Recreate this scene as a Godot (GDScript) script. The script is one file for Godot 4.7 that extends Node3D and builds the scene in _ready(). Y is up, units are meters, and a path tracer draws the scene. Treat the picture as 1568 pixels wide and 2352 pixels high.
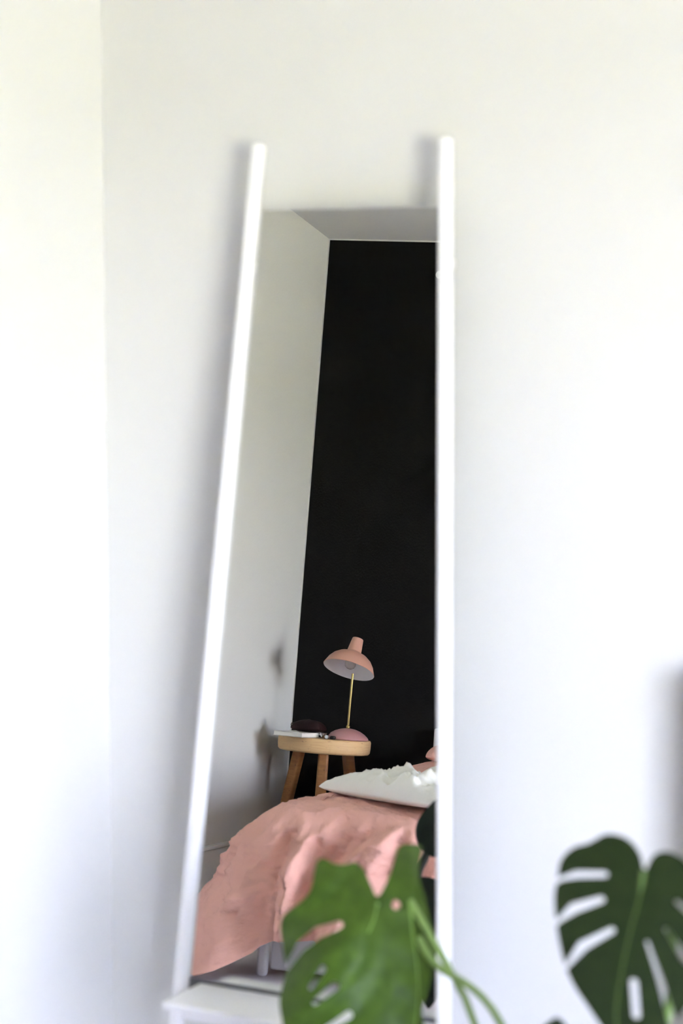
extends Node3D

# ---------------------------------------------------------------- mesh helper
class Geo:
	var v := PackedVector3Array()
	var n := PackedVector3Array()
	var idx := PackedInt32Array()

	func grid(rows: Array, closed := false, flip := false) -> void:
		# rows of points; smooth normals from the grid itself
		var base := v.size()
		var cols: int = rows[0].size()
		for r in rows:
			for p in r:
				v.append(p)
				n.append(Vector3.ZERO)
		var last := cols if closed else cols - 1
		for i in rows.size() - 1:
			for j in last:
				var a := base + i * cols + j
				var b := base + i * cols + (j + 1) % cols
				var c := b + cols
				var d := a + cols
				if flip:
					tri(a, c, b)
					tri(a, d, c)
				else:
					tri(a, b, c)
					tri(a, c, d)

	func tri(a: int, b: int, c: int) -> void:
		idx.append_array(PackedInt32Array([a, b, c]))
		var f := (v[c] - v[a]).cross(v[b] - v[a])
		n[a] += f
		n[b] += f
		n[c] += f

	func box(size: Vector3, r: float, xf := Transform3D()) -> void:
		# box with rounded edges, centred
		var h := size * 0.5
		r = minf(r, minf(h.x, minf(h.y, h.z)) * 0.98)
		for ax in 3:
			for s: float in [-1.0, 1.0]:
				var b := (ax + 1) % 3
				var c := (ax + 2) % 3
				var base := v.size()
				var tb := [-h[b], -h[b] + r * 0.42, -h[b] + r, h[b] - r, h[b] - r * 0.42, h[b]]
				var tc := [-h[c], -h[c] + r * 0.42, -h[c] + r, h[c] - r, h[c] - r * 0.42, h[c]]
				for i in 6:
					for j in 6:
						var p := Vector3.ZERO
						p[ax] = s * h[ax]
						p[b] = tb[i]
						p[c] = tc[j]
						var q := p.clamp(-h + Vector3.ONE * r, h - Vector3.ONE * r)
						var nn := (p - q).normalized()
						v.append(xf * (q + nn * r))
						n.append(xf.basis * nn)
				for i in 5:
					for j in 5:
						var a := base + i * 6 + j
						var o := [a, a + 6, a + 7, a + 1]
						if s > 0:
							idx.append_array(PackedInt32Array([o[0], o[2], o[1], o[0], o[3], o[2]]))
						else:
							idx.append_array(PackedInt32Array([o[0], o[1], o[2], o[0], o[2], o[3]]))

	func lathe(profile: Array, sides := 48, xf := Transform3D()) -> void:
		var rows := []
		for p in profile:
			var row := PackedVector3Array()
			for j in sides:
				var a := TAU * j / sides
				row.append(xf * Vector3(cos(a) * p.x, p.y, sin(a) * p.x))
			rows.append(row)
		grid(rows, true)

	func tube(path: Array, radii: Array, sides := 12, flat := 1.0) -> void:
		var rows := []
		var nx := Vector3.ZERO
		for i in path.size():
			var t: Vector3 = (path[mini(i + 1, path.size() - 1)] - path[maxi(i - 1, 0)]).normalized()
			if i == 0:
				nx = t.cross(Vector3(0.31, 0.2, 0.93)).normalized()
			nx = (nx - t * nx.dot(t)).normalized()
			var bb := nx.cross(t)
			var r: float = radii[mini(i, radii.size() - 1)]
			var row := PackedVector3Array()
			for j in sides:
				var a := TAU * j / sides
				row.append(path[i] + nx * cos(a) * r + bb * sin(a) * r * flat)
			if i == 0:
				rows.append(spot(path[i], sides))
			rows.append(row)
			if i == path.size() - 1:
				rows.append(spot(path[i], sides))
		grid(rows, true)

	func spot(p: Vector3, sides: int) -> PackedVector3Array:
		var row := PackedVector3Array()
		row.resize(sides)
		row.fill(p)
		return row

	func mesh() -> ArrayMesh:
		for i in n.size():
			n[i] = n[i].normalized() if n[i].length_squared() > 1e-20 else Vector3.UP
		var arr := []
		arr.resize(Mesh.ARRAY_MAX)
		arr[Mesh.ARRAY_VERTEX] = v
		arr[Mesh.ARRAY_NORMAL] = n
		arr[Mesh.ARRAY_INDEX] = idx
		var m := ArrayMesh.new()
		m.add_surface_from_arrays(Mesh.PRIMITIVE_TRIANGLES, arr)
		return m


# ---------------------------------------------------------------- scene helpers
func part(called: String, g: Geo, m: Material, parent: Node = self) -> MeshInstance3D:
	var o := MeshInstance3D.new()
	o.name = called
	o.mesh = g.mesh()
	o.material_override = m
	o.cast_shadow = GeometryInstance3D.SHADOW_CASTING_SETTING_ON
	parent.add_child(o, true)
	return o


func thing(called: String, label: String, category: String, at := Vector3.ZERO, turn := 0.0, group := "") -> Node3D:
	var o := Node3D.new()
	o.name = called
	o.position = at
	o.rotation.y = turn
	add_child(o, true)
	return tag(o, label, category, group)


func tag(o: Node3D, label: String, category: String, group := "") -> Node3D:
	o.set_meta("label", label)
	o.set_meta("category", category)
	if group:
		o.set_meta("group", group)
	return o


func struct(called: String, g: Geo, m: Material, label := "", category := "") -> MeshInstance3D:
	var o := part(called, g, m)
	o.set_meta("kind", "structure")
	if label:
		tag(o, label, category)
	return o


func slab(lo: Vector3, hi: Vector3, r := 0.004) -> Geo:
	var g := Geo.new()
	g.box(hi - lo, r, Transform3D(Basis(), (lo + hi) * 0.5))
	return g


func mat(c: Color, rough := 0.8, metal := 0.0) -> StandardMaterial3D:
	var m := StandardMaterial3D.new()
	m.albedo_color = c
	m.roughness = rough
	m.metallic = metal
	return m


func grain(m: StandardMaterial3D, freq: float, strength: float, scale: float, octaves := 4) -> StandardMaterial3D:
	# fine relief on every side of the thing
	var f := FastNoiseLite.new()
	f.seed = 11
	f.frequency = freq
	f.fractal_octaves = octaves
	var t := NoiseTexture2D.new()
	t.width = 512
	t.height = 512
	t.seamless = true
	t.as_normal_map = true
	t.bump_strength = 4.0
	t.noise = f
	m.normal_enabled = true
	m.normal_texture = t
	m.normal_scale = strength
	m.uv1_triplanar = true
	m.uv1_world_triplanar = true
	m.uv1_scale = Vector3.ONE * scale
	return m


func wood(light: Color, dark: Color, stretch: Vector3, rough := 0.55) -> StandardMaterial3D:
	var m := mat(Color.WHITE, rough)
	var f := FastNoiseLite.new()
	f.seed = 5
	f.frequency = 0.02
	f.fractal_octaves = 4
	var k := FastNoiseLite.new()
	k.seed = 9
	k.frequency = 0.035
	var im := Image.create(256, 256, false, Image.FORMAT_RGB8)
	for y in 256:
		for x in 256:
			var g := 0.5 + 0.5 * f.get_noise_2d(x * 0.5, y * 7.0)
			var c := dark.lerp(light, clampf(0.25 + g * 1.1, 0.0, 1.0))
			var knot := k.get_noise_2d(x * 0.8, y * 2.6)
			if knot > 0.52:
				c = c.lerp(dark.darkened(0.45), clampf((knot - 0.52) * 9.0, 0.0, 0.8))
			im.set_pixel(x, y, c)
	m.albedo_texture = ImageTexture.create_from_image(im)
	m.uv1_triplanar = true
	m.uv1_scale = stretch
	return m


func smooth_curve(pts: Array, steps: int, closed := false) -> Array:
	var out := []
	var k := pts.size()
	for i in (k if closed else k - 1):
		for s in steps:
			var t := float(s) / steps
			var a = pts[(i - 1 + k) % k] if closed else pts[maxi(i - 1, 0)]
			var b = pts[i]
			var c = pts[(i + 1) % k]
			var d = pts[(i + 2) % k] if closed else pts[mini(i + 2, k - 1)]
			out.append(b.cubic_interpolate(c, a, d, t))
	if not closed:
		out.append(pts[k - 1])
	return out


func _ready() -> void:
	# ------------------------------------------------------------ camera, sky, exposure
	var cam := Camera3D.new()
	cam.name = "camera"
	cam.position = Vector3(0, 1.58, 0)
	cam.basis = Basis.from_euler(Vector3(deg_to_rad(-4.65), deg_to_rad(41.64), deg_to_rad(-0.14)))
	cam.keep_aspect = Camera3D.KEEP_HEIGHT
	cam.fov = rad_to_deg(2.0 * atan(1176.0 / 4757.0))
	cam.near = 0.05
	cam.far = 100.0
	var lens := CameraAttributesPhysical.new()
	lens.frustum_focal_length = 73.0
	lens.exposure_aperture = 4.0
	lens.frustum_focus_distance = 8.4
	lens.exposure_multiplier = 7.2
	add_child(cam)
	cam.fov = rad_to_deg(2.0 * atan(1176.0 / 4757.0))

	var sky_look := ProceduralSkyMaterial.new()
	sky_look.sky_top_color = Color(0.65, 0.715, 0.92)
	sky_look.sky_horizon_color = Color(0.95, 0.95, 0.965)
	sky_look.sky_curve = 0.2
	sky_look.ground_bottom_color = Color(0.5, 0.5, 0.42)
	sky_look.ground_horizon_color = Color(0.75, 0.76, 0.7)
	sky_look.sky_energy_multiplier = 1.0
	var sky := Sky.new()
	sky.sky_material = sky_look
	var env := Environment.new()
	env.background_mode = Environment.BG_SKY
	env.sky = sky
	env.background_energy_multiplier = 9.0
	env.tonemap_mode = Environment.TONE_MAPPER_LINEAR
	env.tonemap_exposure = 1.0
	env.sdfgi_enabled = true
	env.ssao_enabled = true
	env.ssil_enabled = true
	var we := WorldEnvironment.new()
	we.name = "daylight"
	we.environment = env
	we.camera_attributes = lens
	add_child(we)

	var sun := DirectionalLight3D.new()      # high behind the house: lights the lawn outside, not the room
	sun.name = "sun"
	sun.light_color = Color(1.0, 0.96, 0.9)
	sun.light_energy = 14.0
	sun.light_angular_distance = 0.5
	sun.shadow_enabled = true
	sun.basis = Basis.looking_at(Vector3(0.45, -0.85, -0.3))
	add_child(sun)

	# ------------------------------------------------------------ materials
	var white_wall := grain(mat(Color(0.862, 0.862, 0.845), 0.9), 0.05, 0.10, 3.0)
	var black_wall := grain(mat(Color(0.09, 0.089, 0.088), 0.9), 0.05, 0.10, 3.0)
	var white_paint := mat(Color(0.95, 0.95, 0.945), 0.38)
	var floor_mat := mat(Color(0.90, 0.88, 0.895), 0.45)
	var lawn_mat := grain(mat(Color(0.56, 0.557, 0.45), 0.95), 0.05, 0.8, 1.0)

	black_wall.metallic_specular = 0.2
	build_room(white_wall, black_wall, white_paint, floor_mat, lawn_mat)
	build_mirror(white_paint)
	build_bed()
	build_stool()
	build_lamp()
	build_stool_things()
	build_monstera()
	build_rubber_plant()


# ---------------------------------------------------------------- the setting
const WALL_TURN := 0.2248                      # the front wall stands at a slight angle to the left wall
const CEIL := 2.827


func build_room(white_wall: Material, black_wall: Material, white_paint: Material, floor_mat: Material, lawn_mat: Material) -> void:
	struct("floor", slab(Vector3(-4.3, -0.15, -4.2), Vector3(1.6, 0, 2.7)), floor_mat, "pale grey floor seen below the pink duvet in the mirror", "floor")
	struct("ceiling", slab(Vector3(-4.3, CEIL, -4.2), Vector3(1.6, CEIL + 0.2, 2.7)), white_wall, "shaded white ceiling above the black wall in the mirror", "ceiling")
	# front wall, behind the mirror
	var face := Vector3(-2.2470, 0, -2.8410)    # a point on its face
	var out := Vector3(sin(WALL_TURN), 0, cos(WALL_TURN))
	var along := Vector3(cos(WALL_TURN), 0, -sin(WALL_TURN))
	var g := Geo.new()
	g.box(Vector3(5.4, CEIL + 0.1, 0.2), 0.004, Transform3D(Basis(along, Vector3.UP, out), face - out * 0.1 + along * 1.5 + Vector3.UP * (CEIL * 0.5)))
	struct("wall_front", g, white_wall, "plain white wall that the tall mirror leans on", "wall")
	# left wall and the part of it that juts out beside the mirror
	struct("wall_left", slab(Vector3(-4.2, -0.05, -2.6), Vector3(-4.0, CEIL + 0.05, 2.65)), white_wall, "white wall beside the bed, seen in the mirror with the lamp's shadow", "wall")
	struct("wall_jutting", slab(Vector3(-4.2, -0.05, -3.2), Vector3(-2.981, CEIL + 0.05, -2.25)), white_wall, "brighter white wall edge at the far left of the photo", "wall")
	# the black back wall with its thin white border
	struct("wall_back", slab(Vector3(-4.3, -0.05, 2.44), Vector3(1.6, CEIL + 0.05, 2.66)), white_wall)
	struct("wall_back_painted", slab(Vector3(-3.993, 0.0, 2.4385), Vector3(1.35, CEIL - 0.007, 2.4405), 0.0005), black_wall, "matt black accent wall behind the lamp and bed", "wall")
	# one window in the right wall, level with the foot of the bed
	var x0 := 1.35
	var x1 := 1.55
	var holes := [[-1.2, 0.5, 0.7, 2.1]]
	var z := -4.2
	for w in holes:
		struct("wall_right", slab(Vector3(x0, -0.05, z), Vector3(x1, CEIL + 0.05, w[0])), white_wall)
		struct("wall_right", slab(Vector3(x0, w[3], w[0]), Vector3(x1, CEIL + 0.05, w[1])), white_wall)
		struct("wall_right", slab(Vector3(x0, -0.05, w[0]), Vector3(x1, w[2], w[1])), white_wall)
		z = w[1]
	struct("wall_right", slab(Vector3(x0, -0.05, z), Vector3(x1, CEIL + 0.05, 2.65)), white_wall)
	struct("window_1", window_frame(holes[0][1] - holes[0][0], holes[0][3] - holes[0][2], Transform3D(Basis(Vector3.UP, PI / 2), Vector3(1.46, (holes[0][2] + holes[0][3]) * 0.5, (holes[0][0] + holes[0][1]) * 0.5))), white_paint)
	# skirting of the left wall
	var b := Geo.new()
	b.box(Vector3(0.02, 0.25, 4.66), 0.006, Transform3D(Basis(), Vector3(-3.992, 0.125, 0.1)))
	b.box(Vector3(0.03, 0.016, 4.66), 0.006, Transform3D(Basis(), Vector3(-3.988, 0.246, 0.1)))
	struct("baseboard_left", b, white_paint, "tall white skirting board at the foot of the left wall", "baseboard")
	# low wooden bookcase just beyond the right edge of the frame; its shade falls on the wall
	var oak := wood(Color(0.45, 0.30, 0.21), Color(0.34, 0.21, 0.14), Vector3(3, 1, 3))
	var bc := thing("bookcase", "brown wooden bookcase against the white wall, just beyond the right edge of the photo", "bookcase", face + along * 0.485 + out * 0.001, WALL_TURN)
	var bits := [["side_panel", Vector3(0.02, 1.05, 0.13), Vector3(0.01, 0.525, 0.065)], ["side_panel", Vector3(0.02, 1.05, 0.13), Vector3(0.59, 0.525, 0.065)], ["back_panel", Vector3(0.56, 1.0, 0.006), Vector3(0.3, 0.54, 0.006)]]
	for k in 4:
		bits.append(["shelf", Vector3(0.558, 0.02, 0.12), Vector3(0.3, 0.06 + 0.31 * k, 0.065)])
	for q in bits:
		var bg := Geo.new()
		bg.box(q[1], 0.003, Transform3D(Basis(), q[2]))
		part(q[0], bg, oak, bc)
	# garden outside the windows
	struct("lawn", slab(Vector3(-30, -0.6, -40), Vector3(40, -0.4, 40)), lawn_mat)
	# small round white knob high on the black wall
	var k := Geo.new()
	k.lathe([Vector2(0.0, 0.0), Vector2(0.012, 0.0), Vector2(0.012, 0.012), Vector2(0.017, 0.02), Vector2(0.018, 0.028), Vector2(0.014, 0.036), Vector2(0.0, 0.038)], 24, Transform3D(Basis(Vector3.RIGHT, -PI / 2), Vector3(-3.482, 2.674, 2.4385)))
	tag(part("wall_knob", k, white_paint), "small round white knob high on the black wall beside the mirror's right rail", "knob")


func window_frame(wide: float, high: float, xf: Transform3D) -> Geo:
	var g := Geo.new()
	for s in [-1, 0, 1]:
		g.box(Vector3(0.06, high, 0.07), 0.006, xf * Transform3D(Basis(), Vector3(s * (wide * 0.5 - 0.03), 0, 0)))
	for s in [-1, 1]:
		g.box(Vector3(wide, 0.06, 0.07), 0.006, xf * Transform3D(Basis(), Vector3(0, s * (high * 0.5 - 0.03), 0)))
	return g


# ---------------------------------------------------------------- the mirror
func build_mirror(white_paint: Material) -> void:
	var o := thing("leaning_mirror", "tall white framed mirror with a shelf, leaning on the white wall", "mirror", Vector3(-2.3663, 0.0, -2.679))
	var n := Vector3(0.2221, 0.083, 0.9715)
	var h := Vector3(0.9748, 0.0, -0.2229)
	var u := Vector3(-0.0185, 0.9966, -0.0809)
	var c := Vector3(0, 1.1192, 0)
	var at := func(a: float, b: float, d := 0.0) -> Vector3: return c + h * a + u * b + n * d
	# glass: a slab with its own thickness
	var outline := [Vector2(-0.205, 0.700), Vector2(0.148, 0.6935), Vector2(0.211, -0.683), Vector2(-0.301, -0.683)]
	var silver := mat(Color(0.875, 0.88, 0.865), 0.0, 1.0)
	var g := Geo.new()
	var rows := []
	for d in [0.0, -0.005]:
		var row := PackedVector3Array()
		for p in outline:
			row.append(at.call(p.x, p.y, d))
		rows.append(row)
	for f in [[rows[0], n], [rows[1], -n]]:
		var base := g.v.size()
		for p in f[0]:
			g.v.append(p)
			g.n.append(f[1])
		g.idx.append_array(PackedInt32Array([base, base + 1, base + 2, base, base + 2, base + 3]) if f[1] == n else PackedInt32Array([base, base + 2, base + 1, base, base + 3, base + 2]))
	part("glass", g, silver, o)
	# board behind the glass, a little larger at the foot so a grey edge shows
	var bk := Geo.new()
	var back_line := [Vector2(-0.203, 0.695), Vector2(0.146, 0.688), Vector2(0.213, -0.708), Vector2(-0.303, -0.708)]
	var br := []
	for d in [[-0.007, 0.0], [-0.007, 1.0], [-0.022, 1.0], [-0.022, 0.0]]:
		var row := PackedVector3Array()
		for p in back_line:
			row.append(at.call(p.x * d[1], p.y * d[1], d[0]))
		br.append(row)
	bk.grid(br, true)
	part("backing_board", bk, mat(Color(0.42, 0.42, 0.42), 0.7), o)
	# two round rails, running on below as legs
	for s in [[-0.2137, 0.8195, -0.3420, -1.114], [0.1556, 0.8127, 0.2313, -1.114]]:
		var r := Geo.new()
		var path := []
		var radii := []
		for t in [[0.0, 0.4], [0.001, 0.78], [0.0035, 1.0], [0.25, 1.0], [0.5, 1.0], [0.75, 1.0], [1.0, 1.0]]:
			path.append(at.call(lerpf(s[0], s[2], t[0]), lerpf(s[1], s[3], t[0]), 0.004))
			radii.append(0.0135 * t[1])
		r.tube(path, radii, 24)
		part("rail", r, white_paint, o)
	# bars that join the rails behind the glass
	for y in [0.60, -0.60]:
		var bar := Geo.new()
		var left: float = lerpf(-0.2137, -0.3420, (0.82 - y) / 1.934)
		var right: float = lerpf(0.1556, 0.2313, (0.82 - y) / 1.934)
		bar.tube([at.call(left, y, -0.025), at.call(right, y, -0.025)], [0.01], 12)
		part("crossbar", bar, white_paint, o)
	# level shelf at the foot of the glass
	var sh := Geo.new()
	var out := Vector3(h.z * -1.0, 0, h.x)
	var left_end := -0.279
	var right_end := 0.236
	var mid: Vector3 = at.call((left_end + right_end) * 0.5, -0.700, 0.0)
	sh.box(Vector3(right_end - left_end, 0.014, 0.128), 0.004, Transform3D(Basis(h, Vector3.UP, out), Vector3(mid.x, 0.4225, mid.z) + out * 0.056))
	part("shelf", sh, white_paint, o)
	var ap := Geo.new()
	ap.box(Vector3(right_end - left_end + 0.03, 0.05, 0.016), 0.003, Transform3D(Basis(h, Vector3.UP, out), Vector3(mid.x - 0.012, 0.389, mid.z) + out * 0.012))
	part("shelf_apron", ap, white_paint, o)


# ---------------------------------------------------------------- the bed
const BED_LEFT := -3.36
const BED_RIGHT := -1.72
const BED_FOOT := 0.17
const BED_HEAD := 2.37
const ROUND := 0.12


func cloth_edge(w: float) -> Array:
	# w runs along the edge of the bed: below 0 the left side, then the round corner, then the foot
	var quarter := ROUND * PI / 2
	var cc := Vector2(BED_LEFT + ROUND, BED_FOOT + ROUND)
	if w < 0:
		return [Vector2(BED_LEFT, cc.y - w), Vector2(-1, 0)]
	if w < quarter:
		var a := w / ROUND
		var d := Vector2(-cos(a), -sin(a))
		return [cc + d * ROUND, d]
	return [Vector2(cc.x + (w - quarter), BED_FOOT), Vector2(0, -1)]


func bump(x: float, s: float) -> float:
	return exp(-(x / s) * (x / s))


func build_bed() -> void:
	var o := thing("bed", "white bed with a low headboard against the black wall, seen in the mirror", "bed", Vector3((BED_LEFT + BED_RIGHT) * 0.5, 0, (BED_FOOT + BED_HEAD) * 0.5))
	var white := mat(Color(0.93, 0.925, 0.93), 0.35)
	var half := (BED_RIGHT - BED_LEFT) * 0.5
	var zh := (BED_HEAD - BED_FOOT) * 0.5
	var g := Geo.new()
	g.box(Vector3(half * 2 - 0.06, 0.30, zh * 2 - 0.06), 0.008, Transform3D(Basis(), Vector3(0, 0.17, 0)))
	part("base", g, white, o)
	for sx in [-1, 1]:
		for sz in [-1, 1]:
			var p := Geo.new()
			p.box(Vector3(0.034, 0.34, 0.034), 0.012, Transform3D(Basis(), Vector3(sx * (half - 0.012), 0.17, sz * (zh - 0.012))))
			part("corner_post", p, white, o)
	for k in 2:
		var d := Geo.new()
		d.box(Vector3(half * 2 - 0.16, 0.13, 0.02), 0.005, Transform3D(Basis(), Vector3(0, 0.095 + 0.14 * k, -zh + 0.025)))
		part("drawer_front", d, white, o)
	var hb := Geo.new()
	hb.box(Vector3(half * 2 - 0.02, 0.72, 0.045), 0.008, Transform3D(Basis(), Vector3(0.0, 0.382, zh + 0.022)))
	part("headboard", hb, white, o)
	var mt := Geo.new()
	mt.box(Vector3(half * 2 - 0.12, 0.18, zh * 2 - 0.1), 0.06, Transform3D(Basis(), Vector3(0, 0.405, 0)))
	part("mattress", mt, mat(Color(0.9, 0.88, 0.85), 0.9), o)
	build_duvet()
	# pillows
	var cream := grain(mat(Color(0.975, 0.97, 0.94), 0.95), 0.04, 0.4, 6.0)
	var q := pillow(0.66, 0.25, 0.098, 31, 0.05)
	q.transform = Transform3D(Basis(Vector3.UP, 0.52), Vector3(-2.965, 0.562, 0.375))
	var pm := part("pillow", q.geo, cream)
	pm.transform = q.transform
	tag(pm, "puckered off-white pillow lying on the foot of the pink duvet", "pillow", "")
	var q2 := pillow(0.62, 0.42, 0.13, 77, 0.024)
	var pm2 := part("pillow", q2.geo, cream)
	pm2.transform = Transform3D(Basis(Vector3.UP, 0.35), Vector3(-2.70, 0.595, 0.84))
	tag(pm2, "crumpled white pillow half hidden behind the mirror rail, behind the puckered one", "pillow", "")
	var pink := linen()
	var q3 := pillow(0.68, 0.46, 0.15, 5, 0.012)
	var pm3 := part("pillow", q3.geo, pink)
	pm3.transform = Transform3D(Basis(Vector3.UP, 0.05), Vector3(-2.95, 0.60, 2.08))
	tag(pm3, "pink pillow at the head of the bed below the white headboard", "pillow", "")


func linen() -> StandardMaterial3D:
	var m := grain(mat(Color(0.93, 0.715, 0.655), 0.95), 0.03, 1.0, 1.6)
	m.rim_enabled = true
	m.rim = 0.15
	return m


class Soft:
	var geo: Geo
	var transform := Transform3D()


func pillow(wide: float, deep: float, thick: float, which: int, crease: float) -> Soft:
	var f := FastNoiseLite.new()
	f.seed = which
	f.frequency = 7.0
	f.fractal_octaves = 3
	f.fractal_type = FastNoiseLite.FRACTAL_RIDGED
	var s := Soft.new()
	s.geo = Geo.new()
	for side: float in [1.0, -1.0]:
		var rows := []
		for i in 61:
			var row := PackedVector3Array()
			for j in 61:
				var a := -1.0 + 2.0 * i / 60.0
				var b := -1.0 + 2.0 * j / 60.0
				a = sin(a * PI * 0.5)
				b = sin(b * PI * 0.5)
				var x := a * wide * 0.5 * (1.0 - 0.10 * b * b)
				var z := b * deep * 0.5 * (1.0 - 0.10 * a * a)
				var e := pow(clampf((1.0 - pow(absf(a), 3.0)) * (1.0 - pow(absf(b), 3.0)), 0.0, 1.0), 0.45)
				var y := thick * 0.5 * e * side
				if side > 0:
					y += crease * (f.get_noise_3d(x * 1.1, 0.0, z * 0.8) + 0.45 * f.get_noise_3d(x * 2.4 + 3.0, 1.0, z * 1.5)) * e * (0.3 + 0.7 * smoothstep(-0.75, 0.0, a))
				else:
					y *= 0.5
				row.append(Vector3(x, y + thick * 0.3, z))
			rows.append(row)
		s.geo.grid(rows, false, side > 0)
	return s


func duvet_point(w: float, t: float, crease: FastNoiseLite, soft: FastNoiseLite) -> Vector3:
	# t below 0: the top of the bed, from its middle (-1) to the edge (0); above 0: the hanging part down to the hem (1)
	var quarter := ROUND * PI / 2
	var e := cloth_edge(w)
	var edge: Vector2 = e[0]
	var d: Vector2 = e[1]
	var top: float = 0.553
	var head: float = smoothstep(0.9, 2.2, edge.y)
	top += 0.055 * head
	if t <= 0:
		var mid := Vector2(-2.45, maxf(edge.y, 0.95))
		if w > quarter:
			mid = Vector2(edge.x, 0.95)
		elif w > 0:
			mid = Vector2(lerpf(-2.45, BED_LEFT + ROUND, w / quarter), 0.95)
		var p := edge.lerp(mid, -t)
		var y: float = top + (0.018 + 0.045 * smoothstep(0.4, 0.95, edge.y)) * (1.0 - pow(1.0 + t, 3.0)) - 0.02 * pow(1.0 + t, 8.0)
		y += 0.012 * soft.get_noise_2d(p.x * 1.0, p.y) + 0.010 * crease.get_noise_2d(p.x * 1.3 + p.y, p.y * 1.3)
		return Vector3(p.x, y, p.y)
	# hanging part
	var wt := 0.115
	var corner := bump(w - wt, 0.30 if w < wt else 0.085)
	var hem := 0.15 - 0.137 * bump(w - wt, 0.14 if w < wt else 0.038) + 0.008 * sin(w * 19.0)
	var reach := 0.03 + 0.28 * corner
	var down := pow(t, 1.15)
	var outp := reach * pow(t, 0.85)
	# folds along the foot, widening downward
	var off := w - (quarter + 0.065 - 0.12 * minf(t, 0.5))
	outp += 0.10 * smoothstep(0.0, 0.6, t) * bump(off, 0.016 if off < 0 else 0.05)
	outp -= 0.11 * t * bump(w - (quarter - 0.028), 0.022 + 0.006 * t)
	outp -= 0.03 * t * bump(w - (quarter + 0.12), 0.05)
	outp += 0.02 * t * bump(w - (quarter + 0.22), 0.07)
	var peak := w - (quarter + 0.35 - 0.42 * minf(t, 0.5))
	outp += (0.04 + 0.16 * t) * smoothstep(0.0, 0.2, t) * bump(peak, 0.02 + 0.03 * t if peak < 0 else 0.05 + 0.14 * t)
	outp += 0.017 * t * sin(w * 40.0 + 1.6 * sin(t * 3.0)) * bump(w - 0.02, 0.17)
	outp += 0.03 * t * sin(w * 14.0 + 1.0) * smoothstep(quarter + 0.5, quarter + 0.9, w)
	outp += 0.02 * t * sin(w * 11.0) * smoothstep(-0.3, -0.7, w)
	var y2 := lerpf(top - 0.02, hem, down) - 0.0
	var bulge := sin(minf(1.0, t * 4.0) * PI * 0.5) * 0.012
	var pos := edge + d * (outp + bulge)
	# creases of washed linen, mostly running with the fall
	# (the cloth fans out round the corner, so its folds are counted along the fan)
	var sw := w
	if w > 0:
		sw = 3.4 * minf(w, quarter) + maxf(0.0, w - quarter)
	var cr := soft.get_noise_2d(sw * 4.5 + 0.5 * t, t * 0.7) * 0.040 + soft.get_noise_2d(sw * 1.4 + 5.0, t * 0.8) * 0.018
	cr += crease.get_noise_2d(sw * 2.2 + t * 0.8, t * 0.6) * 0.014
	cr += crease.get_noise_2d(sw * 5.0 + t * 1.8, t * 1.6 - sw) * 0.006
	pos += d * cr * smoothstep(0.0, 0.3, t)
	return Vector3(pos.x, y2, pos.y)


func build_duvet() -> void:
	var crease := FastNoiseLite.new()
	crease.seed = 3
	crease.frequency = 6.0
	crease.fractal_octaves = 3
	crease.fractal_type = FastNoiseLite.FRACTAL_RIDGED
	var soft := FastNoiseLite.new()
	soft.seed = 8
	soft.frequency = 3.0
	soft.fractal_octaves = 2
	var g := Geo.new()
	var outer := []
	var inner := []
	var nw := 360
	var nt := 120
	for i in nt + 1:
		var t := -1.0 + 2.0 * i / nt
		var row := PackedVector3Array()
		for j in nw + 1:
			row.append(duvet_point(lerpf(-2.05, 1.55, float(j) / nw), t, crease, soft))
		outer.append(row)
	g.grid(outer, false, true)
	# the underside, a finger's breadth inside, closed at the hem
	var shell := PackedVector3Array(g.n)
	var cols := nw + 1
	for i in nt + 1:
		var row := PackedVector3Array()
		for j in cols:
			row.append(outer[i][j] - shell[i * cols + j].normalized() * 0.007)
		inner.append(row)
	g.grid(inner, false, false)
	g.grid([outer[nt], inner[nt]], false, true)
	tag(part("duvet", g, linen()), "creased pink linen duvet hanging off the corner of the bed to the floor", "duvet")


# ---------------------------------------------------------------- stool, lamp and small things
func build_stool() -> void:
	var at := Vector3(-3.74, 0, 2.08)
	var o := thing("wooden_stool", "round pale wooden stool with a thick top and three splayed legs, used as bedside table", "stool", at)
	var g := Geo.new()
	g.lathe([Vector2(0, 0.616), Vector2(0.17, 0.616), Vector2(0.183, 0.618), Vector2(0.189, 0.625), Vector2(0.191, 0.645), Vector2(0.191, 0.668), Vector2(0.188, 0.675), Vector2(0.182, 0.677), Vector2(0.0, 0.677)], 96)
	part("seat", g, wood(Color(0.91, 0.77, 0.57), Color(0.82, 0.65, 0.45), Vector3(3, 5, 3)), o)
	var lm := wood(Color(0.66, 0.46, 0.27), Color(0.50, 0.32, 0.17), Vector3(6, 2, 6), 0.5)
	# the view in the mirror comes from the front: one leg towards it, two behind
	for k in 3:
		var a := deg_to_rad(-74.0 + 120.0 * k)
		var d := Vector3(cos(a), 0, sin(a))
		var l := Geo.new()
		var y := Vector3(d.x * 0.12, -0.62, d.z * 0.12)
		var dir := y.normalized()
		var side := dir.cross(d).normalized()
		var fwd := side.cross(dir).normalized()
		l.box(Vector3(0.044, 0.632, 0.042), 0.011, Transform3D(Basis(side, -dir, -fwd), d * 0.115 + Vector3(0, 0.62, 0) + y * 0.5))
		part("leg", l, lm, o)


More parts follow.
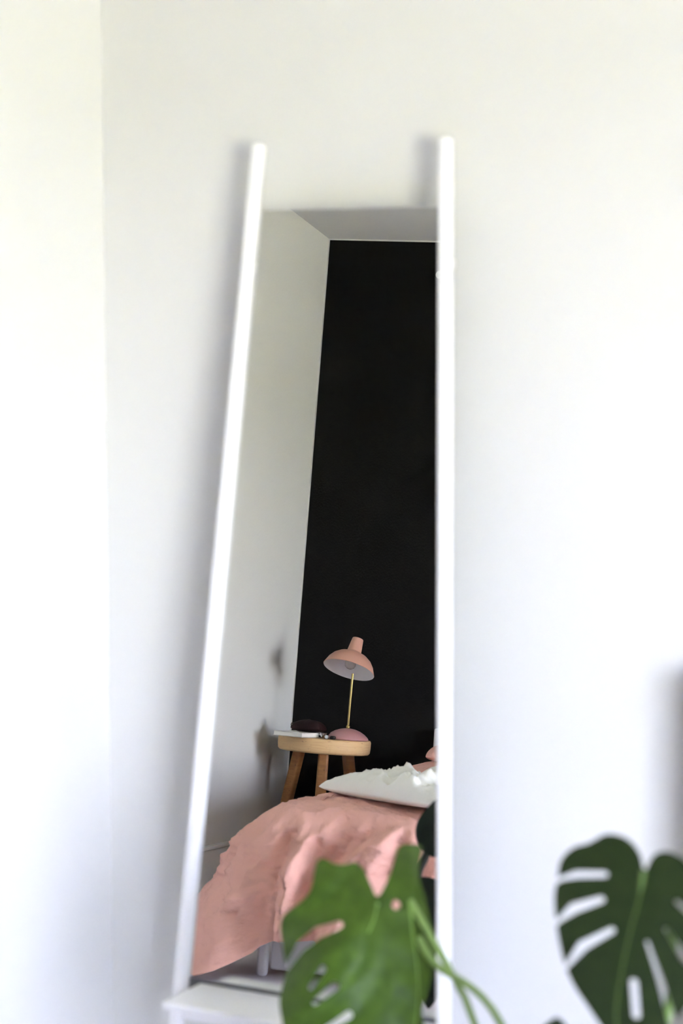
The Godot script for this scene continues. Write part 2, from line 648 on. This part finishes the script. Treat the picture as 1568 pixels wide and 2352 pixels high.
func build_lamp() -> void:
	var o := thing("table_lamp", "dusty pink metal desk lamp with a brass stem, on the wooden stool", "lamp", Vector3(-3.634, 0.6775, 2.04))
	var pink := mat(Color(0.81, 0.605, 0.525), 0.42)
	var base_pink := mat(Color(0.76, 0.55, 0.55), 0.3)
	base_pink.clearcoat_enabled = true
	base_pink.clearcoat = 0.4
	base_pink.clearcoat_roughness = 0.2
	var brass := mat(Color(0.74, 0.65, 0.42), 0.3, 1.0)
	var g := Geo.new()
	g.lathe([Vector2(0, 0), Vector2(0.082, 0), Vector2(0.086, 0.002), Vector2(0.0865, 0.006), Vector2(0.083, 0.012), Vector2(0.070, 0.024), Vector2(0.052, 0.035), Vector2(0.030, 0.043), Vector2(0.012, 0.046), Vector2(0, 0.0465)], 64)
	part("base", g, base_pink, o)
	var s := Geo.new()
	s.tube([Vector3(0, 0.042, 0), Vector3(0.002, 0.15, -0.004), Vector3(0.004, 0.27, -0.006)], [0.0045], 16)
	s.lathe([Vector2(0, 0.044), Vector2(0.007, 0.045), Vector2(0.0085, 0.051), Vector2(0.007, 0.057), Vector2(0.0, 0.059)], 20)
	part("stem", s, brass, o)
	# shade: dome and neck round an axis that tips the mouth down towards the bed
	var axis := Vector3(0.11, 0.905, 0.36).normalized()       # from the mouth to the neck
	var sx := axis.cross(Vector3.BACK).normalized()
	var head := Transform3D(Basis(sx, axis, sx.cross(axis)), Vector3(-0.008, 0.285, -0.028))
	var outer := [Vector2(0.1065, -0.0015), Vector2(0.1075, 0.0), Vector2(0.1065, 0.002), Vector2(0.102, 0.012), Vector2(0.094, 0.030), Vector2(0.080, 0.049), Vector2(0.060, 0.064), Vector2(0.040, 0.072), Vector2(0.031, 0.076), Vector2(0.0295, 0.080), Vector2(0.0235, 0.134), Vector2(0.0225, 0.137), Vector2(0.019, 0.138), Vector2(0.0, 0.138)]
	var sh := Geo.new()
	sh.lathe(outer, 72, head)
	var shade := part("shade", sh, pink, o)
	var inn := Geo.new()
	var ip := [Vector2(0.0, 0.074), Vector2(0.025, 0.072), Vector2(0.040, 0.0695), Vector2(0.059, 0.0615), Vector2(0.078, 0.047), Vector2(0.0915, 0.0290), Vector2(0.0995, 0.0115), Vector2(0.104, 0.002), Vector2(0.1065, -0.0015)]
	inn.lathe(ip, 72, head)
	part("shade_lining", inn, mat(Color(0.93, 0.925, 0.94), 0.4), shade).set_meta("label", "white enamel inside of the shade")
	var bulb := Geo.new()
	bulb.lathe([Vector2(0, 0.004), Vector2(0.012, 0.006), Vector2(0.020, 0.013), Vector2(0.023, 0.024), Vector2(0.020, 0.036), Vector2(0.014, 0.046), Vector2(0.012, 0.056), Vector2(0.012, 0.073)], 32, head)
	part("bulb", bulb, mat(Color(0.86, 0.85, 0.84), 0.12), o)
	var sock := Geo.new()
	sock.lathe([Vector2(0.0, 0.052), Vector2(0.016, 0.052), Vector2(0.017, 0.054), Vector2(0.017, 0.074)], 24, head)
	part("socket", sock, mat(Color(0.9, 0.9, 0.9), 0.5), o)


func build_stool_things() -> void:
	var y := 0.6775
	# notebook hanging over the edge of the stool
	var at := Vector3(-3.812, y, 1.965)
	var o := thing("notebook", "thin white paperback notebook lying at the left edge of the stool", "notebook", at, 0.26)
	var g := Geo.new()
	g.box(Vector3(0.135, 0.0145, 0.19), 0.001, Transform3D(Basis(), Vector3(0, 0.0095, 0)))
	part("pages", g, mat(Color(0.93, 0.92, 0.89), 0.8), o)
	for k in 2:
		var c := Geo.new()
		c.box(Vector3(0.138, 0.0018, 0.194), 0.0008, Transform3D(Basis(), Vector3(0, 0.0011 + 0.0168 * k, 0)))
		part("cover", c, mat(Color(0.88, 0.87, 0.84), 0.6), o)
	# dark red pouch on the notebook
	var p := thing("zip_pouch", "dark burgundy leather pouch with a small metal ring, lying on the notebook", "pouch", at + Vector3(0.03, 0.0192, 0.012), 0.15)
	var leather := grain(mat(Color(0.11, 0.012, 0.022), 0.6), 0.08, 0.5, 8.0)
	leather.metallic_specular = 0.35
	var soft := pillow(0.14, 0.09, 0.058, 15, 0.007)
	var pb := part("pouch_body", soft.geo, leather, p)
	pb.position = Vector3(0, -0.002, 0)
	var zt := Geo.new()
	zt.tube(smooth_curve([Vector3(0.055, 0.022, -0.03), Vector3(0.066, 0.020, 0.0), Vector3(0.055, 0.022, 0.03)], 8), [0.0016], 8)
	part("zip", zt, mat(Color(0.6, 0.55, 0.5), 0.3, 1.0), p)
	var ring := Geo.new()
	var rp := []
	for i in 25:
		var a := TAU * i / 24.0
		rp.append(Vector3(-0.071 + 0.009 * cos(a), 0.024 + 0.009 * sin(a), 0.0))
	ring.tube(rp, [0.0018], 8)
	part("ring", ring, mat(Color(0.35, 0.32, 0.3), 0.25, 1.0), p)
	# black cord with a metal clasp
	var cd := thing("wrist_strap", "thin black strap with a small silver clasp between the pouch and the lamp", "strap", Vector3(-3.73, y, 2.0))
	var cg := Geo.new()
	cg.tube(smooth_curve([Vector3(-0.035, 0.024, 0.0), Vector3(-0.018, 0.011, -0.012), Vector3(0.0, 0.006, -0.02), Vector3(0.02, 0.010, -0.01), Vector3(0.032, 0.020, 0.01), Vector3(0.02, 0.012, 0.03), Vector3(-0.01, 0.005, 0.03), Vector3(-0.04, 0.006, 0.02)], 8), [0.004], 10, 0.6)
	part("strap", cg, mat(Color(0.03, 0.028, 0.03), 0.4), cd)
	var cl := Geo.new()
	cl.box(Vector3(0.008, 0.018, 0.008), 0.002, Transform3D(Basis(Vector3.BACK, 0.35), Vector3(0.003, 0.0125, -0.02)))
	part("clasp", cl, mat(Color(0.82, 0.80, 0.78), 0.2, 1.0), cd)
	# small gold-capped tube
	var tb := thing("lip_balm", "tiny pale tube with a gold cap lying in front of the lamp base", "tube", Vector3(-3.700, y + 0.0078, 1.955), -0.5)
	var t1 := Geo.new()
	t1.lathe([Vector2(0, -0.016), Vector2(0.0068, -0.016), Vector2(0.0076, -0.0145), Vector2(0.0076, 0.004), Vector2(0, 0.004)], 24, Transform3D(Basis(Vector3.RIGHT, PI / 2), Vector3.ZERO))
	part("body", t1, mat(Color(0.75, 0.78, 0.8), 0.35), tb)
	var t2 := Geo.new()
	t2.lathe([Vector2(0, 0.004), Vector2(0.0076, 0.004), Vector2(0.0076, 0.018), Vector2(0.0068, 0.02), Vector2(0, 0.02)], 24, Transform3D(Basis(Vector3.RIGHT, PI / 2), Vector3.ZERO))
	part("cap", t2, mat(Color(0.85, 0.66, 0.33), 0.25, 1.0), tb)
	# small black round case
	var bc := Geo.new()
	bc.lathe([Vector2(0, 0), Vector2(0.010, 0.0005), Vector2(0.0125, 0.004), Vector2(0.0125, 0.009), Vector2(0.010, 0.0135), Vector2(0, 0.014)], 28)
	var b := part("earphone_case", bc, mat(Color(0.015, 0.015, 0.016), 0.35))
	b.position = Vector3(-3.668, y, 1.945)
	tag(b, "small round black case in front of the pink lamp base", "case")


# ---------------------------------------------------------------- plants
func segment_distance(p: Vector2, a: Vector2, b: Vector2) -> float:
	return p.distance_to(Geometry2D.get_closest_point_to_segment(p, a, b))


func leaf(outline: PackedVector2Array, slits: Array, bend: Callable, step: float) -> Geo:
	# outline in millimetres round the place where the stalk joins; slits: [points, radius at each point]
	var poly := PackedVector2Array(smooth_curve(Array(outline), 3, true))
	var lo := poly[0]
	var hi := poly[0]
	for p in poly:
		lo = lo.min(p)
		hi = hi.max(p)
	lo -= Vector2.ONE * step * 1.5
	var nx := int((hi.x - lo.x) / step) + 3
	var ny := int((hi.y - lo.y) / step) + 3
	var field := PackedFloat32Array()
	field.resize(nx * ny)
	for j in ny:
		for i in nx:
			var p := lo + Vector2(i, j) * step
			var d := 1e9
			for k in poly.size():
				d = minf(d, segment_distance(p, poly[k], poly[(k + 1) % poly.size()]))
			if Geometry2D.is_point_in_polygon(p, poly):
				d = -d
			for s in slits:
				var pts: Array = s[0]
				for k in pts.size() - 1:
					var q := Geometry2D.get_closest_point_to_segment(p, pts[k], pts[k + 1])
					var f: float = pts[k].distance_to(q) / maxf(pts[k].distance_to(pts[k + 1]), 1e-6)
					d = maxf(d, lerpf(s[1][k], s[1][k + 1], f) - p.distance_to(q))
			field[j * nx + i] = d
	var g := Geo.new()
	var key := {}
	var rim := {}
	var vert := func(p: Vector2) -> int:
		var kk := Vector2i((p * 1000.0).round())
		if not key.has(kk):
			key[kk] = g.v.size()
			var z: float = bend.call(p)
			g.v.append(Vector3(p.x, p.y, z) * 0.001)
			g.n.append(Vector3.ZERO)
		return key[kk]
	var faces := []
	for j in ny - 1:
		for i in nx - 1:
			var cs := [Vector2i(i, j), Vector2i(i + 1, j), Vector2i(i + 1, j + 1), Vector2i(i, j + 1)]
			var out := []
			for k in 4:
				var a: Vector2i = cs[k]
				var b: Vector2i = cs[(k + 1) % 4]
				var fa := field[a.y * nx + a.x]
				var fb := field[b.y * nx + b.x]
				if fa < 0:
					out.append(lo + Vector2(a) * step)
				if (fa < 0) != (fb < 0):
					out.append(lo + Vector2(a).lerp(Vector2(b), fa / (fa - fb)) * step)
			if out.size() >= 3:
				var ids := []
				for p in out:
					ids.append(vert.call(p))
				for k in range(1, ids.size() - 1):
					faces.append([ids[0], ids[k + 1], ids[k]])
	for f in faces:
		g.tri(f[0], f[1], f[2])
		for k in 3:
			var e := Vector2i(f[k], f[(k + 1) % 3])
			var back := Vector2i(e.y, e.x)
			if rim.has(back):
				rim.erase(back)
			else:
				rim[e] = true
	# the back of the blade, half a millimetre behind, joined at the rim
	var count := g.v.size()
	for i in count:
		g.v.append(g.v[i] - g.n[i].normalized() * 0.0006)
		g.n.append(Vector3.ZERO)
	for f in faces:
		g.tri(f[0] + count, f[2] + count, f[1] + count)
	for e in rim:
		var r := g.v.size()
		for q in [e.x, e.y, e.y + count, e.x + count]:
			g.v.append(g.v[q])
			g.n.append(Vector3.ZERO)
		g.tri(r, r + 2, r + 1)
		g.tri(r, r + 3, r + 2)
	return g


func leaf_skin(c: Color, other: Color, rough: float, through: Color) -> StandardMaterial3D:
	var m := mat(Color.WHITE, rough)
	m.metallic_specular = 0.3
	var f := FastNoiseLite.new()
	f.seed = 21
	f.frequency = 0.02
	f.fractal_octaves = 3
	var t := NoiseTexture2D.new()
	t.width = 256
	t.height = 256
	t.seamless = true
	t.noise = f
	var ramp := Gradient.new()
	ramp.set_color(0, c)
	ramp.set_color(1, other)
	t.color_ramp = ramp
	m.albedo_texture = t
	m.uv1_triplanar = true
	m.uv1_scale = Vector3.ONE * 6.0
	m.backlight_enabled = true
	m.backlight = through
	return m


func rib_path(line: Array, bend: Callable, lift: float) -> Array:
	var out := []
	for p in smooth_curve(line, 6):
		out.append(Vector3(p.x, p.y, bend.call(p) + lift) * 0.001)
	return out


func build_monstera() -> void:
	var o := thing("monstera_plant", "monstera with large split green leaves standing in front of the mirror and white wall", "plant", Vector3(-1.47, 0, -2.10))
	var base := o.position
	var view := Basis.from_euler(Vector3(deg_to_rad(-4.65), deg_to_rad(41.64), 0))   # the two leaves face into the room
	var bright := leaf_skin(Color(0.29, 0.39, 0.12), Color(0.18, 0.27, 0.08), 0.5, Color(0.12, 0.18, 0.03))
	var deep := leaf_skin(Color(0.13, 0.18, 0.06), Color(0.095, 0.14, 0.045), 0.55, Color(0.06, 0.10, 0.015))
	var rib_mat := mat(Color(0.45, 0.58, 0.25), 0.5)
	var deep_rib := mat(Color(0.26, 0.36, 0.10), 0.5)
	var stalk_mat := mat(Color(0.47, 0.58, 0.30), 0.45)

	# leaf in front of the mirror, its right half folded back along the rib
	var left_line := PackedVector2Array([Vector2(0, 4), Vector2(-9, 20), Vector2(-20, 39), Vector2(-33, 47), Vector2(-50, 45), Vector2(-66, 46), Vector2(-79, 52), Vector2(-90, 48), Vector2(-95, 33), Vector2(-99, 13), Vector2(-109, -4), Vector2(-126, -20), Vector2(-142, -35), Vector2(-147, -52), Vector2(-145, -72), Vector2(-141, -93), Vector2(-138, -114), Vector2(-144, -137), Vector2(-147, -156), Vector2(-143, -179), Vector2(-134, -215), Vector2(-108, -254), Vector2(-69, -287), Vector2(-30, -306), Vector2(3, -293), Vector2(35, -248), Vector2(58, -209), Vector2(69, -184), Vector2(66, -156), Vector2(78, -125), Vector2(87, -88), Vector2(86, -59), Vector2(78, -26), Vector2(72, 0), Vector2(65, 26), Vector2(68, 46), Vector2(72, 61), Vector2(55, 67), Vector2(38, 66), Vector2(30, 55), Vector2(22, 36), Vector2(12, 18)])
	var left_bend := func(p: Vector2) -> float:
		var fold := -1.1 * maxf(0.0, p.x - 55.0) - 0.35 * maxf(0.0, p.x - 5.0)
		var dome := -0.0066 * minf(0.0, p.x + 30.0) * minf(0.0, p.x + 30.0) - 0.0006 * (p.y + 90.0) * (p.y + 90.0)
		var waves := 1.5 * sin((0.65 * p.x - 0.75 * p.y) * 0.17) * clampf(-p.x / 50.0, 0.0, 1.0) + 1.0 * sin((0.5 * p.x + 0.8 * p.y) * 0.15) * clampf(p.x / 30.0, 0.0, 1.0)
		var lobe := -0.012 * maxf(0.0, p.y) * maxf(0.0, p.y) + 6.0 * bump(p.x - 5.0, 18.0) * -1.0
		var roll := -11.0 * cos(TAU * (0.65 * p.x - 0.75 * p.y + 40.0) / 130.0) * clampf((20.0 - p.x) / 40.0, 0.0, 1.0)
		return fold + dome + waves + lobe + roll - 0.42 * p.y
	var slits := [
		[[Vector2(-153, -132), Vector2(-133, -101), Vector2(-115, -72), Vector2(-89, -49), Vector2(-56, -34)], [2.0, 3.5, 6.5, 8.0, 5.0]],
		[[Vector2(-100, -123), Vector2(-81, -94)], [3.0, 4.5]],
		[[Vector2(-94, -143), Vector2(-63, -116)], [4.0, 6.5]],
		[[Vector2(28, -7), Vector2(29, -8)], [6.5, 6.5]],
		[[Vector2(-100, -196), Vector2(-43, -158)], [3.0, 6.0]]]
	var left := part("leaf", leaf(left_line, slits, left_bend, 3.0), bright, o)
	left.transform = Transform3D(view * 0.968, Vector3(-1.919, 0.775, -2.234) - base)
	left.set_meta("label", "bright green leaf in front of the mirror")
	var rb := Geo.new()
	rb.tube(rib_path([Vector2(51, -5), Vector2(52, -39), Vector2(58, -85), Vector2(60, -130), Vector2(52, -184), Vector2(30, -250)], left_bend, 0.6), [0.0042, 0.004, 0.0035, 0.003, 0.002, 0.001], 10, 0.6)
	part("midrib", rb, rib_mat, left)
	var rb2 := Geo.new()
	rb2.tube(rib_path([Vector2(1, -4), Vector2(-4, -23), Vector2(-13, -42)], left_bend, 0.5), [0.0028, 0.0028, 0.001], 10, 0.6)
	part("vein", rb2, rib_mat, left)
	var left_foot: Vector3 = left.transform * Vector3(0.050, -0.004, left_bend.call(Vector2(50, -4)) * 0.001 - 0.003)

	# darker leaf at the right edge, turned away from the window
	var right_line := PackedVector2Array([Vector2(0, 0), Vector2(-5, 22), Vector2(-17, 40), Vector2(-34, 48), Vector2(-51, 47), Vector2(-63, 38), Vector2(-74, 30), Vector2(-90, 23), Vector2(-102, 11), Vector2(-110, -4), Vector2(-113, -26), Vector2(-116, -45), Vector2(-117, -63), Vector2(-115, -88), Vector2(-112, -110), Vector2(-108, -131), Vector2(-102, -156), Vector2(-93, -179), Vector2(-82, -199), Vector2(-68, -219), Vector2(-50, -246), Vector2(-31, -271), Vector2(-19, -280), Vector2(6, -271), Vector2(37, -240), Vector2(65, -190), Vector2(82, -141), Vector2(91, -91), Vector2(91, -54), Vector2(81, -17), Vector2(62, 11), Vector2(47, 25), Vector2(31, 32), Vector2(17, 29), Vector2(9, 20), Vector2(4, 8)])
	var right_bend := func(p: Vector2) -> float:
		var q := p.x + 0.11 * p.y * -1.0
		return 0.75 * p.x + 0.25 * p.y - 0.0012 * q * q - 0.0006 * (p.y + 100.0) * (p.y + 100.0)
	var right_slits := [
		[[Vector2(-128, -46), Vector2(-108, -28), Vector2(-87, -18), Vector2(-51, -12)], [2.0, 3.0, 5.5, 4.5]],
		[[Vector2(-126, -114), Vector2(-110, -92), Vector2(-90, -69), Vector2(-55, -50)], [2.0, 3.0, 7.5, 5.0]],
		[[Vector2(-116, -192), Vector2(-98, -161), Vector2(-78, -125), Vector2(-40, -94)], [2.0, 3.0, 7.0, 4.5]],
		[[Vector2(6, -104), Vector2(25, -159), Vector2(44, -222)], [2.0, 4.0, 6.0]],
		[[Vector2(-9, -169), Vector2(-3, -221)], [5.5, 5.5]],
		[[Vector2(31, -82), Vector2(55, -122), Vector2(99, -166)], [3.0, 5.0, 4.0]],
		[[Vector2(43, -40), Vector2(74, -66), Vector2(112, -91)], [3.0, 5.0, 4.0]]]
	var right := part("leaf", leaf(right_line, right_slits, right_bend, 3.0), deep, o)
	right.transform = Transform3D(view * 0.8136, Vector3(-1.305, 0.969, -1.995) - base)
	right.set_meta("label", "dark green leaf with deep slits in front of the bare wall")
	var rr := Geo.new()
	rr.tube(rib_path([Vector2(0, 0), Vector2(-6, -42), Vector2(-16, -91), Vector2(-25, -153), Vector2(-30, -216), Vector2(-25, -265)], right_bend, 0.6), [0.0055, 0.005, 0.0045, 0.004, 0.003, 0.001], 10, 0.5)
	part("midrib", rr, deep_rib, right)

	# third leaf, low down, of which only the tip shows
	var low := part("leaf", leaf(right_line, right_slits, right_bend, 4.0), deep, o)
	var hang := view * Basis(Vector3.BACK, PI * 0.97) * Basis(Vector3.RIGHT, -0.5) * 0.8
	low.transform = Transform3D(hang, Vector3(-1.488, 0.736, -2.075) - base - hang * Vector3(-0.019, -0.280, right_bend.call(Vector2(-19, -280)) * 0.001))
	low.set_meta("label", "lowest leaf, only its dark tip in view")

	# stalks rising from the pot
	var root := Vector3(0.0, 0.27, 0.0)
	var stalks := [
		[left_foot, Vector3(-1.795, 0.670, -2.265) - base, Vector3(-1.744, 0.630, -2.239) - base, root + Vector3(-0.06, 0.16, -0.02), root],
		[Vector3(-1.872, 0.722, -2.272) - base, Vector3(-1.832, 0.692, -2.262) - base, Vector3(-1.687, 0.646, -2.225) - base, root + Vector3(-0.03, 0.16, -0.02), root + Vector3(0.02, 0, 0)],
		[Vector3(-1.3135, 0.966, -2.006) - base, Vector3(-1.300, 0.85, -2.05) - base, root + Vector3(0.11, 0.3, 0.04), root + Vector3(0.01, 0.0, -0.02)],
		[low.transform * Vector3(0, 0, -0.001), root + Vector3(0.03, 0.06, 0.02), root + Vector3(0.0, -0.01, 0.02)]]
	for s in stalks:
		var st := Geo.new()
		st.tube(smooth_curve(s, 8), [0.0052], 12)
		part("stalk", st, stalk_mat, o)
	var pot := Geo.new()
	pot.lathe([Vector2(0, 0.0), Vector2(0.105, 0.0), Vector2(0.112, 0.006), Vector2(0.140, 0.265), Vector2(0.142, 0.275), Vector2(0.138, 0.279), Vector2(0.131, 0.275), Vector2(0.128, 0.25), Vector2(0.0, 0.25)], 48)
	part("pot", pot, mat(Color(0.80, 0.78, 0.75), 0.6), o)
	var soil := Geo.new()
	soil.lathe([Vector2(0.1285, 0.256), Vector2(0.08, 0.262), Vector2(0.0, 0.266)], 40)
	part("soil", soil, grain(mat(Color(0.16, 0.12, 0.09), 1.0), 0.08, 1.0, 10.0), o)


func build_rubber_plant() -> void:
	# stands left of the camera's view; the mirror shows a few of its leaves
	var at := Vector3(-2.34, 0, -1.60)
	var o := thing("rubber_plant", "dark leafed house plant reflected at the right edge of the mirror, below the white pillow", "plant", at)
	var skin := leaf_skin(Color(0.13, 0.17, 0.13), Color(0.10, 0.135, 0.105), 0.4, Color(0.03, 0.05, 0.03))
	var stem_mat := mat(Color(0.14, 0.15, 0.10), 0.6)
	var stem := Geo.new()
	stem.tube(smooth_curve([Vector3(0, 0.2, 0), Vector3(-0.075, 0.42, -0.01), Vector3(-0.108, 0.545, -0.03), Vector3(-0.093, 0.612, -0.03), Vector3(-0.05, 0.75, 0.0)], 8), [0.008], 10)
	part("stem", stem, stem_mat, o)
	# [where the leaf is held, direction to its tip, side its face looks, length, half width]
	var leaves := [
		[Vector3(-0.080, 0.606, -0.032), Vector3(0.16, 1.0, -0.15), Vector3(0.2, 0.1, -1.0), 0.135, 0.047],
		[Vector3(-0.100, 0.560, -0.032), Vector3(0.55, -1.0, -0.2), Vector3(0.3, 0.2, -1.0), 0.17, 0.045],
		[Vector3(-0.060, 0.385, -0.010), Vector3(-0.05, -1.0, -0.3), Vector3(0.1, 0.3, -1.0), 0.11, 0.022],
		[Vector3(-0.05, 0.75, 0.0), Vector3(0.5, 1.0, 0.2), Vector3(0.3, 0.4, -1.0), 0.12, 0.042],
		[Vector3(-0.06, 0.71, 0.0), Vector3(1.0, 0.2, 0.3), Vector3(0.0, 1.0, -0.7), 0.15, 0.046],
		[Vector3(-0.07, 0.43, -0.01), Vector3(1.0, 0.3, -0.3), Vector3(0.0, 1.0, -0.7), 0.17, 0.048],
		[Vector3(-0.03, 0.30, 0.0), Vector3(0.9, 0.2, 0.6), Vector3(0.0, 1.0, -0.5), 0.17, 0.048],
		[Vector3(-0.07, 0.64, 0.0), Vector3(0.4, 0.4, 1.0), Vector3(0.0, 1.0, -0.5), 0.15, 0.045]]
	for q in leaves:
		var tip: Vector3 = q[1].normalized()
		var across: Vector3 = tip.cross(q[2]).normalized()
		var face: Vector3 = across.cross(tip)
		var l := Geo.new()
		var rows := []
		for i in 25:
			var t := i / 24.0
			var half: float = q[4] * pow(sin(PI * pow(t, 0.85)), 0.75) + 0.0015
			var row := PackedVector3Array()
			for j in 13:
				var a := TAU * j / 13.0
				row.append(q[0] + tip * q[3] * t + across * cos(a) * half + face * (sin(a) * 0.001 + 0.22 * absf(cos(a)) * half - 0.25 * q[3] * t * t))
			rows.append(row)
		l.grid(rows, true)
		part("leaf", l, skin, o)
	var pot := Geo.new()
	pot.lathe([Vector2(0, 0.0), Vector2(0.08, 0.0), Vector2(0.086, 0.005), Vector2(0.105, 0.205), Vector2(0.106, 0.213), Vector2(0.1, 0.215), Vector2(0.096, 0.19), Vector2(0.0, 0.19)], 40)
	part("pot", pot, mat(Color(0.7, 0.68, 0.66), 0.6), o)
